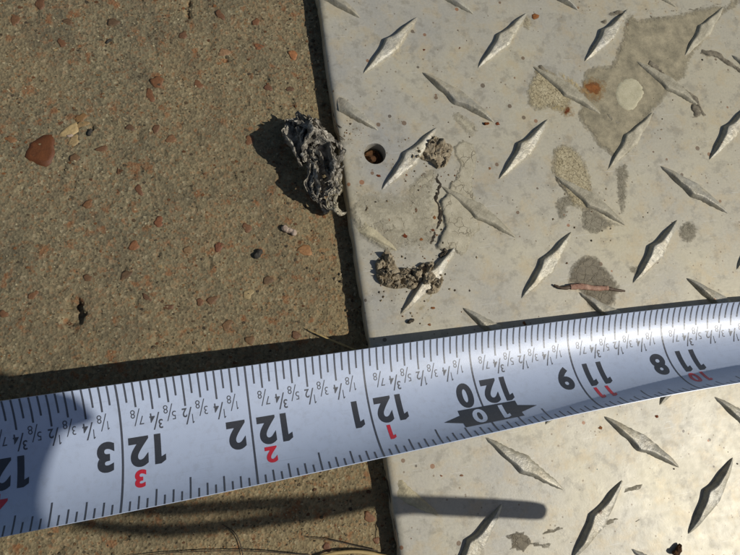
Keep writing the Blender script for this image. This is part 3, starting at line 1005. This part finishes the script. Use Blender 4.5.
def crumb(px, py, r, mat, name, label, cat, seed, z=GZ, st=1.5, ang=0.0):
    rr = random.Random(seed)
    b = []
    for k in range(5):
        t = (k - 2) / 2
        b.append((t * r * st * .6 * math.cos(ang) + rr.uniform(-.2, .2) * r, t * r * st * .6 * math.sin(ang) + rr.uniform(-.2, .2) * r, r * .6, r * rr.uniform(.5, .8)))
    me = lump(name, b, mat, max(.018, r * .18), r * .25, 5, seed)
    return tag(link(name, me, None, at(px, py, z)), label, cat)


crumb(289, 231, .11, MAT_PEB, 'pebble', 'small pale pinkish pebble below the charred debris', 'pebble', 1, ang=-.5)
crumb(258, 255, .09, MAT_BLACK, 'dark_crumb', 'black crumb on the concrete left of the pale pebble', 'crumb', 2, ang=.9)
crumb(109, 42, .05, MAT_BLACK, 'dark_crumb', 'tiny black crumb near the upper left of the concrete', 'crumb', 3, ang=.8)
crumb(91, 132, .07, MAT_BLACK, 'dark_crumb', 'black crumb beside the yellowish stones on the concrete', 'crumb', 4, ang=1.2)
crumb(486, 320 - 196, .05, MAT_RUST, 'rust_flake', 'small rust flake on the plate near the top middle tread', 'flake', 6, z=0)
crumb(411, 321, .06, MAT_GRIT_SHADE, 'grit_flake', 'flat grey grit flake on the plate just above the tape', 'flake', 7, z=0, ang=.2)
crumb(676, 549, .12, MAT_DARKRUST, 'rust_flake', 'dark rust flake at the bottom edge beside a tread', 'flake', 8, z=0, ang=.6)
crumb(70, 480 - 344, .05, MAT_PEB, 'grit_crumb', 'pale grit crumb next to the big red stone', 'crumb', 9)


def strand(name, pts, r0, r1, mat, label, cat, seg=6):
    """tapering blade through px points (px, py, z)"""
    Q = [Vector(at(*p)) for p in pts]
    P = []
    n = 10
    for i in range(len(Q) - 1):
        a, b = Q[i], Q[i + 1]
        pm = Q[i - 1] if i else a - (b - a); pn = Q[i + 2] if i + 2 < len(Q) else b + (b - a)
        for k in range(n):
            t = k / n
            P.append(.5 * ((2 * a) + (b - pm) * t + (2 * pm - 5 * a + 4 * b - pn) * t * t + (3 * a - pm - 3 * b + pn) * t ** 3))
    P.append(Q[-1])
    V, F = [], []
    for i, p in enumerate(P):
        d = (P[min(i + 1, len(P) - 1)] - P[max(i - 1, 0)]).normalized()
        s = d.cross(Vector((0, 0, 1))).normalized(); u = s.cross(d)
        t = i / (len(P) - 1)
        rr = (r0 + (r1 - r0) * t) * (1 + .22 * float(vnoise(i * .45, len(P) * .37, 5)))
        for k in range(seg):
            a = 2 * math.pi * k / seg
            V.append(p + s * math.cos(a) * rr + u * math.sin(a) * rr * .6)
    for i in range(len(P) - 1):
        for k in range(seg):
            F.append((i * seg + k, i * seg + (k + 1) % seg, (i + 1) * seg + (k + 1) % seg, (i + 1) * seg + k))
    F.append(tuple(range(seg))[::-1]); F.append(tuple((len(P) - 1) * seg + k for k in range(seg)))
    return tag(link(name, mesh(name, V, F, mat, True)), label, cat)


MAT_STRAW = m_flat('dry_straw', lin(176, 152, 100), .6)
MAT_DKSTEM = m_flat('dark_stem', lin(70, 58, 42), .7)
MAT_TWIG = m_rough('pinkish_bark', lin(136, 92, 72), lin(196, 160, 136), 5, .7, .3, .7)
MAT_TWIGD = m_flat('dark_bark', lin(86, 68, 50), .7)
strand('straw', [(307, 329, GZ + .06), (322, 336, GZ + .12), (336, 342, GZ + .1), (356, 350, GZ + .08)], .012, .024, MAT_STRAW, 'dry straw poking out from under the upper tape edge', 'straw')
strand('straw', [(316, 557, GZ + .1), (336, 553, GZ + .13), (360, 552, GZ + .12), (388, 557, GZ + .1)], .03, .05, MAT_STRAW, 'thick pale straw lying along the bottom edge by the plate', 'straw')
strand('grass_stem', [(120, 558, GZ + .06), (180, 552, GZ + .06), (250, 551, GZ + .08), (310, 555, GZ + .06)], .008, .013, MAT_DKSTEM, 'long thin dark grass stem along the bottom edge', 'stem')
strand('grass_stem', [(306, 537, GZ + .08), (335, 541, GZ + .1), (360, 547, GZ + .12), (378, 551, GZ + .12)], .008, .014, MAT_DKSTEM, 'short dark grass stem just above the thick pale straw', 'stem')
strand('grass_stem', [(222, 524, GZ + .05), (234, 532, GZ + .08), (240, 543, GZ + .06), (243, 556, GZ + .05)], .009, .012, MAT_DKSTEM, 'curved dark stem in the strap shadow below the tape', 'stem')
tw = strand('twig', [(570, 287, .07), (582, 286.4, .07), (595, 288.2, .07), (608, 288, .07)], .075, .062, MAT_TWIG, 'short pinkish peeled twig on the dark triangular stain', 'twig', 8)
t2 = strand('twig_tip', [(554, 285, .04), (562, 288, .07), (571, 287, .07)], .025, .06, MAT_TWIGD, None, None)
t2.parent = tw
t3 = strand('twig_tip', [(607, 288, .07), (616, 290, .06), (625, 291, .04)], .05, .03, MAT_TWIGD, None, None)
t3.parent = tw
for k, pts in enumerate([[(336, 124, -.1), (338, 134, .02), (345, 140, .04)], [(333, 110, -.15), (335, 122, -.05), (342, 128, .03)], [(385, 470, -.2), (394, 520, -.1), (398, 548, .03)]]):
    strand('root_fibre', pts, .014, .01, MAT_DKSTEM, ['thin fibre hooked over the plate edge by the debris', 'thin fibre at the plate edge above the debris', 'thin fibre in the gap below the tape'][k], 'fibre')

# ------------------------------------------------------------------ measuring tape
TQ = [-0.2335, -2.8815, 0.1442, 0.0064, 0.006, -0.0511, 0.0552, 0.0092, -0.1465, -0.2892, 0.2054, 0.0347]
TC = dict(yaw=.0483, pit=.0317, rol=-.011, ang=-.3585)
INCH = 2.54
UA, UB = -9.0, 9.0
_g = np.linspace(UA, UB, 721)
_gc = np.clip(_g, -3.5, 4.0)
_yaw = TQ[3] + TQ[4] * _gc / 4 + TQ[5] * (_gc / 4) ** 2 + TC['yaw'] * (_gc / 4) ** 3
_pit = TQ[6] + TQ[7] * _gc / 4 + TQ[8] * (_gc / 4) ** 2 + TC['pit'] * (_gc / 4) ** 3
_pit = np.where(_g < -3.5, np.maximum(_pit + (-3.5 - _g) * .05, -.03), _pit)
_rol = TQ[9] + TQ[10] * _gc / 4 + TQ[11] * (_gc / 4) ** 2 + TC['rol'] * (_gc / 4) ** 3
_ang = np.clip(.8617 + TC['ang'] * _gc / 4, .3, 1.2)
_d = np.stack([-np.cos(_yaw) * np.cos(_pit), -np.sin(_yaw) * np.cos(_pit), np.sin(_pit)], 1)
_c = np.cumsum(_d, 0) * (_g[1] - _g[0]) * INCH
_c = _c - np.array([np.interp(0, _g, _c[:, i]) for i in range(3)]) + np.array(TQ[:3]) * LS
BW = 1.02


def tape_pts(u, t, off=0.0):
    """u = inches from the 120.5 mark, t = 0 top edge .. 1 bottom edge (across the blade), off = height over the printed face"""
    u = np.asarray(u, float); t = np.asarray(t, float)
    I = lambda a: np.interp(u, _g, a)
    c = np.stack([I(_c[:, i]) for i in range(3)], -1); d = np.stack([I(_d[:, i]) for i in range(3)], -1)
    d /= np.linalg.norm(d, axis=-1, keepdims=True)
    side = np.cross(d, [0, 0, 1.0]); side /= np.linalg.norm(side, axis=-1, keepdims=True)
    up = np.cross(side, d)
    rl = I(_rol)[..., None]
    SS = side * np.cos(rl) + up * np.sin(rl); UU = np.cross(SS, d)
    a = I(_ang); R = INCH * BW / 2 / a
    v = (1 - 2 * t) * a
    s = (R - off) * np.sin(v); h = R - (R - off) * np.cos(v)
    return c + SS * s[..., None] + UU * h[..., None]


MAT_BLADE = m_blade()
INK = m_ink('black_ink', (.035, .037, .043, 1))
INK2 = m_ink('grey_ink', (.06, .064, .075, 1))
RED = m_ink('red_ink', (.58, .02, .035, 1))
WINK = m_ink('white_ink', (.46, .525, .65, 1))
tape = bpy.data.objects.new('measuring_tape', None)
COL.objects.link(tape)
tag(tape, 'white curved steel measuring tape stretched across the concrete and the plate', 'measuring tape')
us = np.linspace(UA, UB, 361); ts = np.linspace(0, 1, 29)
U, T = np.meshgrid(us, ts, indexing='ij')
A = tape_pts(U, T, 0).reshape(-1, 3); B = tape_pts(U, T, -.016).reshape(-1, 3)
nu, ntt = len(us), len(ts); off = nu * ntt
F = [tuple(f[::-1]) for f in grid_faces(nu, ntt)] + [tuple(f + off) for f in grid_faces(nu, ntt)]
for i in range(nu - 1):
    for j in (0, ntt - 1):
        a, b = i * ntt + j, (i + 1) * ntt + j
        F.append((a, b, b + off, a + off) if j == 0 else (b, a, a + off, b + off))
for i in (0, nu - 1):
    for j in range(ntt - 1):
        a, b = i * ntt + j, i * ntt + j + 1
        F.append((a, b, b + off, a + off) if i else (b, a, a + off, b + off))
me = mesh('blade', np.concatenate([A, B]), F, MAT_BLADE, True)
bm = bmesh.new(); bm.from_mesh(me); bmesh.ops.recalc_face_normals(bm, faces=bm.faces)
for e in bm.edges:
    if len(e.link_faces) == 2 and e.calc_face_angle(0) > .7:
        e.smooth = False
bm.to_mesh(me); bm.free()
link('blade', me, tape)


def strip(V, F, u0, t0, u1, t1, w, off=.003):
    """a printed line across the blade from (u0,t0) to (u1,t1), w wide along u"""
    n = max(1, int(abs(t1 - t0) / .035)) + 1
    b = len(V)
    for k in range(n + 1):
        q = k / n
        u = u0 + (u1 - u0) * q; t = t0 + (t1 - t0) * q
        V.extend(tape_pts([u - w / 2, u + w / 2], [t, t], off))
    for k in range(n):
        a = b + 2 * k
        F.append((a, a + 2, a + 3, a + 1))


V, F = [], []
for i in range(int(16 * 112), int(16 * 129)):
    u = i / 16 - 120.5
    if i % 16 == 0:
        strip(V, F, u, 0, u, 1, .016)
        continue
    l1 = .255 if i % 8 == 0 else .24 if i % 4 == 0 else .205 if i % 2 == 0 else .16
    l2 = .185 if i % 8 == 0 else .14 if i % 4 == 0 else .11 if i % 2 == 0 else .08
    strip(V, F, u, 0, u, l1, .0145)
    strip(V, F, u, 1 - l2, u, 1, .013)
tag(link('tick_mark', mesh('tick_mark', V, F, INK2), tape), kind='stuff')

_gl = {}
ONE_B = [(.16, -.5), (.16, .5), (-.05, .5), (-.21, .40), (-.21, .20), (-.06, .27), (-.06, -.5)]
ONE_T = [(.09, -.5), (.09, .5), (.00, .5), (-.15, .38), (-.15, .27), (-.01, .35), (-.01, -.5)]


def glyph(txt, size, bold):
    key = (txt, bold)
    if key not in _gl:
        if txt == '1':
            bm = bmesh.new()
            bm.faces.new([bm.verts.new((a, b, 0)) for a, b in (ONE_B if bold > .02 else ONE_T)]).normal_update()
            bmesh.ops.triangulate(bm, faces=bm.faces[:])
            for k in range(-4, 5):
                bmesh.ops.bisect_plane(bm, geom=bm.verts[:] + bm.edges[:] + bm.faces[:], plane_co=(0, k / 9, 0), plane_no=(0, 1, 0))
            bm.verts.index_update()
            _gl[key] = (np.array([v.co[:] for v in bm.verts]), [[v.index for v in f.verts] for f in bm.faces])
            bm.free()
            return _gl[key][0] * size, _gl[key][1]
        cu = bpy.data.curves.new('t', 'FONT'); cu.body = txt; cu.size = 1; cu.offset = bold; cu.resolution_u = 6
        o = bpy.data.objects.new('t', cu); COL.objects.link(o)
        dg = bpy.context.evaluated_depsgraph_get()
        m = bpy.data.meshes.new_from_object(o.evaluated_get(dg))
        bpy.data.objects.remove(o)
        bm = bmesh.new(); bm.from_mesh(m); bpy.data.meshes.remove(m)
        lo = Vector((min(v.co.x for v in bm.verts), min(v.co.y for v in bm.verts), 0)); hi = Vector((max(v.co.x for v in bm.verts), max(v.co.y for v in bm.verts), 0))
        H = hi.y - lo.y
        for v in bm.verts:
            v.co = (v.co - (lo + hi) / 2) / H
        for k in range(-4, 5):
            bmesh.ops.bisect_plane(bm, geom=bm.verts[:] + bm.edges[:] + bm.faces[:], plane_co=(0, k / 9, 0), plane_no=(0, 1, 0))
        bm.verts.index_update()
        _gl[key] = (np.array([v.co[:] for v in bm.verts]), [[v.index for v in f.verts] for f in bm.faces])
        bm.free()
    V, F = _gl[key]
    return V * size, F


def put(Vs, Fs, txt, u, t, size, bold=0.0, xs=1.0, off=.004, slant=0.0):
    V, F = glyph(txt, size, bold)
    b = len(Vs)
    Vs.extend(tape_pts(u + (V[:, 0] + slant * V[:, 1]) * xs, t + V[:, 1], off))
    Fs.extend([[b + i for i in f] for f in F])


def printed(name, items, mat, **kw):
    Vs, Fs = [], []
    for it in items:
        put(Vs, Fs, *it, **kw)
    return link(name, mesh(name, Vs, Fs, mat), tape)


BOLD = .045
for k in range(116, 127):
    u = k - 120.5
    s = str(k)
    for it in [(s[0], u - .275, .55, .23), (s[1], u - (.12 if s[1] != '1' else .13), .55, .23), (s[2], u + (.125 if s[2] != '1' else .115), .55, .23)]:
        printed('digit', [it], INK, bold=BOLD, xs=.98)
    inch = k % 12
    if inch == 0:
        D = [(-.48, .765), (-.31, .725), (-.31, .675), (.24, .675), (.24, .725), (.40, .765), (.24, .81), (.24, .86), (-.31, .86), (-.31, .81)]
        bm = bmesh.new()
        f = bm.faces.new([bm.verts.new((a, b, 0)) for a, b in D])
        f.normal_update()
        bmesh.ops.triangulate(bm, faces=bm.faces[:])
        for q in np.arange(.68, .86, .02):
            bmesh.ops.bisect_plane(bm, geom=bm.verts[:] + bm.edges[:] + bm.faces[:], plane_co=(0, q, 0), plane_no=(0, 1, 0))
        bm.verts.index_update()
        cc = np.array([v.co[:] for v in bm.verts])
        link('foot_marker', mesh('foot_marker', tape_pts(u + cc[:, 0] + .0, cc[:, 1], .0045), [[v.index for v in f.verts] for f in bm.faces], INK), tape)
        bm.free()
        for it in [('1', u - .16, .768, .15), ('0', u + .07, .768, .15)]:
            printed('white_digit', [it], WINK, bold=.035, off=.008, xs=1.25)
    else:
        for it in ([(str(inch), u - .13, .755, .14)] if inch < 10 else [(str(inch)[0], u - .235, .755, .14), (str(inch)[1], u - .12, .755, .14)]):
            printed('red_digit', [it], RED, bold=.04, xs=1.05)
Vs, Fs, Vq, Fq = [], [], [], []
Vl, Fl = [], []
for k in range(115, 127):
    for n in range(1, 8):
        a, b = n, 8
        while a % 2 == 0:
            a //= 2; b //= 2
        q = b != 8
        u = k + n / 8 - 120.5 - (.02 if q else .002)
        t = .335 if q else .285
        vs, fs = (Vq, Fq) if q else (Vs, Fs)
        h = .072 if q else .066
        put(vs, fs, str(a), u - .030, t + .027, h, .014 if q else -.004, .84)
        put(vs, fs, str(b), u + .031, t - .027, h, .014 if q else -.004, .84)
        strip(Vl, Fl, u + .022, t + .066, u - .022, t - .066, .010 if q else .007, .004)
tag(link('fraction_print', mesh('fraction_print', Vs + Vq + Vl, Fs + [[i + len(Vs) for i in f] for f in Fq] + [[i + len(Vs) + len(Vq) for i in f] for f in Fl], INK2), tape), kind='stuff')

# ------------------------------------------------------------------ the photographer's camera and its strap (throw the shadows at left and bottom)
camobj = bpy.data.objects.new('compact_camera', None)
COL.objects.link(camobj)
tag(camobj, 'black compact camera held above the tape, taking the picture', 'camera')
MAT_CAM = m_flat('black_camera_plastic', (.02, .02, .022, 1), .45)
MAT_STRAP = m_flat('black_webbing', (.02, .02, .022, 1), .8)
MAT_LENS = m_flat('lens_ring', (.08, .08, .085, 1), .3, .5, .6)


def rbox(name, lo, hi, bev, mat, parent):
    bm = bmesh.new()
    bmesh.ops.create_cube(bm, size=1)
    for v in bm.verts:
        v.co = Vector([(lo[i] + hi[i]) / 2 + v.co[i] * (hi[i] - lo[i]) for i in range(3)])
    bmesh.ops.bevel(bm, geom=bm.edges[:], offset=bev, segments=5, profile=.5, affect='EDGES')
    me = bpy.data.meshes.new(name); bm.to_mesh(me); bm.free()
    me.materials.append(mat)
    me.polygons.foreach_set('use_smooth', [True] * len(me.polygons))
    return link(name, me, parent)


# built in the camera's own axes (x right, y up, z back), lens at the origin, body behind it
camobj.matrix_world = M
rbox('body', (-3.2, -2.9, 1.4), (8.9, 3.0, 3.9), .9, MAT_CAM, camobj)
bm = bmesh.new()
bmesh.ops.create_cone(bm, segments=40, radius1=2.0, radius2=1.7, depth=1.0, cap_ends=True, matrix=Matrix.Translation((0, 0, .85)) @ Matrix.Rotation(math.pi, 4, 'X'))
me = bpy.data.meshes.new('lens_barrel'); bm.to_mesh(me); bm.free(); me.materials.append(MAT_LENS)
link('lens_barrel', me, camobj)


def skin(name, verts, edges, radii, mat, root):
    me = bpy.data.meshes.new('tmp'); me.from_pydata(verts, edges, [])
    o = bpy.data.objects.new('tmp', me); COL.objects.link(o)
    o.modifiers.new('s', 'SKIN')
    sv = me.skin_vertices[0].data
    for i, r_ in enumerate(radii):
        sv[i].radius = (r_, r_); sv[i].use_root = (i == root)
    md = o.modifiers.new('u', 'SUBSURF'); md.levels = 2
    dg = bpy.context.evaluated_depsgraph_get()
    out = bpy.data.meshes.new_from_object(o.evaluated_get(dg))
    bpy.data.objects.remove(o); bpy.data.meshes.remove(me)
    out.name = name; out.materials.append(mat)
    out.polygons.foreach_set('use_smooth', [True] * len(out.polygons))
    return out


# the hand on the camera's right end: forearm, heel of the hand, palm, four fingers over the front, thumb behind
MAT_SKIN = m_flat('skin', lin(198, 150, 124), .55)
HV = [(8.5, -22, 6.5), (9.2, -10, 4.6), (12.5, -6.3, 2.9), (9.4, -2.6, 2.7)]
HE = [(0, 1), (1, 2), (2, 3)]
HR_ = [3.6, 2.3, 1.75, 1.5]
for y0, L1 in ((-2.3, .85), (-.9, 1.0), (.6, .98), (2.0, .8)):
    b = len(HV)
    HV += [(9.3, y0, 2.4), (8.9, y0 + .1, .9), (8.9 - .6 * L1, y0 + .15, .55), (7.8 - .9 * L1, y0 + .1, .65)]
    HE += [(3, b), (b, b + 1), (b + 1, b + 2), (b + 2, b + 3)]
    HR_ += [.85, .75, .68, .55]
b = len(HV)
HV += [(9.6, -3.2, 4.6), (8.2, -1.2, 4.8), (7.2, .6, 4.6)]
HE += [(2, b), (b, b + 1), (b + 1, b + 2)]
HR_ += [1.1, .9, .75]
hand = link('person', skin('person', HV, HE, HR_, MAT_SKIN, 2))
hand.matrix_world = M @ Matrix.Translation((-.62, -.55, 0))
tag(hand, 'right hand and forearm of the photographer gripping the compact camera', 'person')


def ribbon(name, P, w, th, mat):
    V, F = [], []
    for i, p in enumerate(P):
        d = (P[min(i + 1, len(P) - 1)] - P[max(i - 1, 0)]).normalized()
        s = Vector((-sd.y, sd.x, 0)).normalized(); n = d.cross(s).normalized()
        g = min(1, .55 + abs(i - len(P) / 2) / 40)
        for a, b in ((-1, -1), (1, -1), (1, 1), (-1, 1)):
            V.append(p + s * a * g * w / 2 + n * b * g * th / 2)
    for i in range(len(P) - 1):
        for k in range(4):
            F.append((i * 4 + k, i * 4 + (k + 1) % 4, i * 4 + 4 + (k + 1) % 4, i * 4 + 4 + k))
    F.append((0, 1, 2, 3)); F.append(tuple(len(P) * 4 - 4 + k for k in (3, 2, 1, 0)))
    return mesh(name, V, F, mat)



def strap_path(pts):
    """strand hanging from the hand: its points lie up the sun's direction from where its shadow falls"""
    Q = []
    for px, py in pts:
        z0 = 0 if px > 392 else GZ
        h = 5.5 + (545 - px) * .024
        Q.append(Vector(at(px, py, z0)) + sd * ((h - z0) / sd.z))
    P = []
    for i in range(len(Q) - 1):
        a, b = Q[i], Q[i + 1]
        pm = Q[i - 1] if i else a - (b - a); pn = Q[i + 2] if i + 2 < len(Q) else b + (b - a)
        for k in range(8):
            t = k / 8
            P.append(.5 * ((2 * a) + (b - pm) * t + (2 * pm - 5 * a + 4 * b - pn) * t * t + (3 * a - pm - 3 * b + pn) * t ** 3))
    return P + [Q[-1]]


P1 = strap_path([(544, 510), (536, 507), (495, 505), (440, 503), (400, 502), (326, 501), (262, 504), (222, 507), (168, 510), (120, 509), (60, 500)])
P2 = strap_path([(544, 512), (536, 514.5), (495, 511.5), (440, 509), (400, 508), (326, 511), (262, 521), (195, 529), (141, 530), (100, 526), (60, 519)])
strap = tag(link('wrist_strap', ribbon('wrist_strap', P1[::-1] + P2, .27, .17, MAT_STRAP)), 'black looped wrist strap hanging from the hand held camera', 'strap')
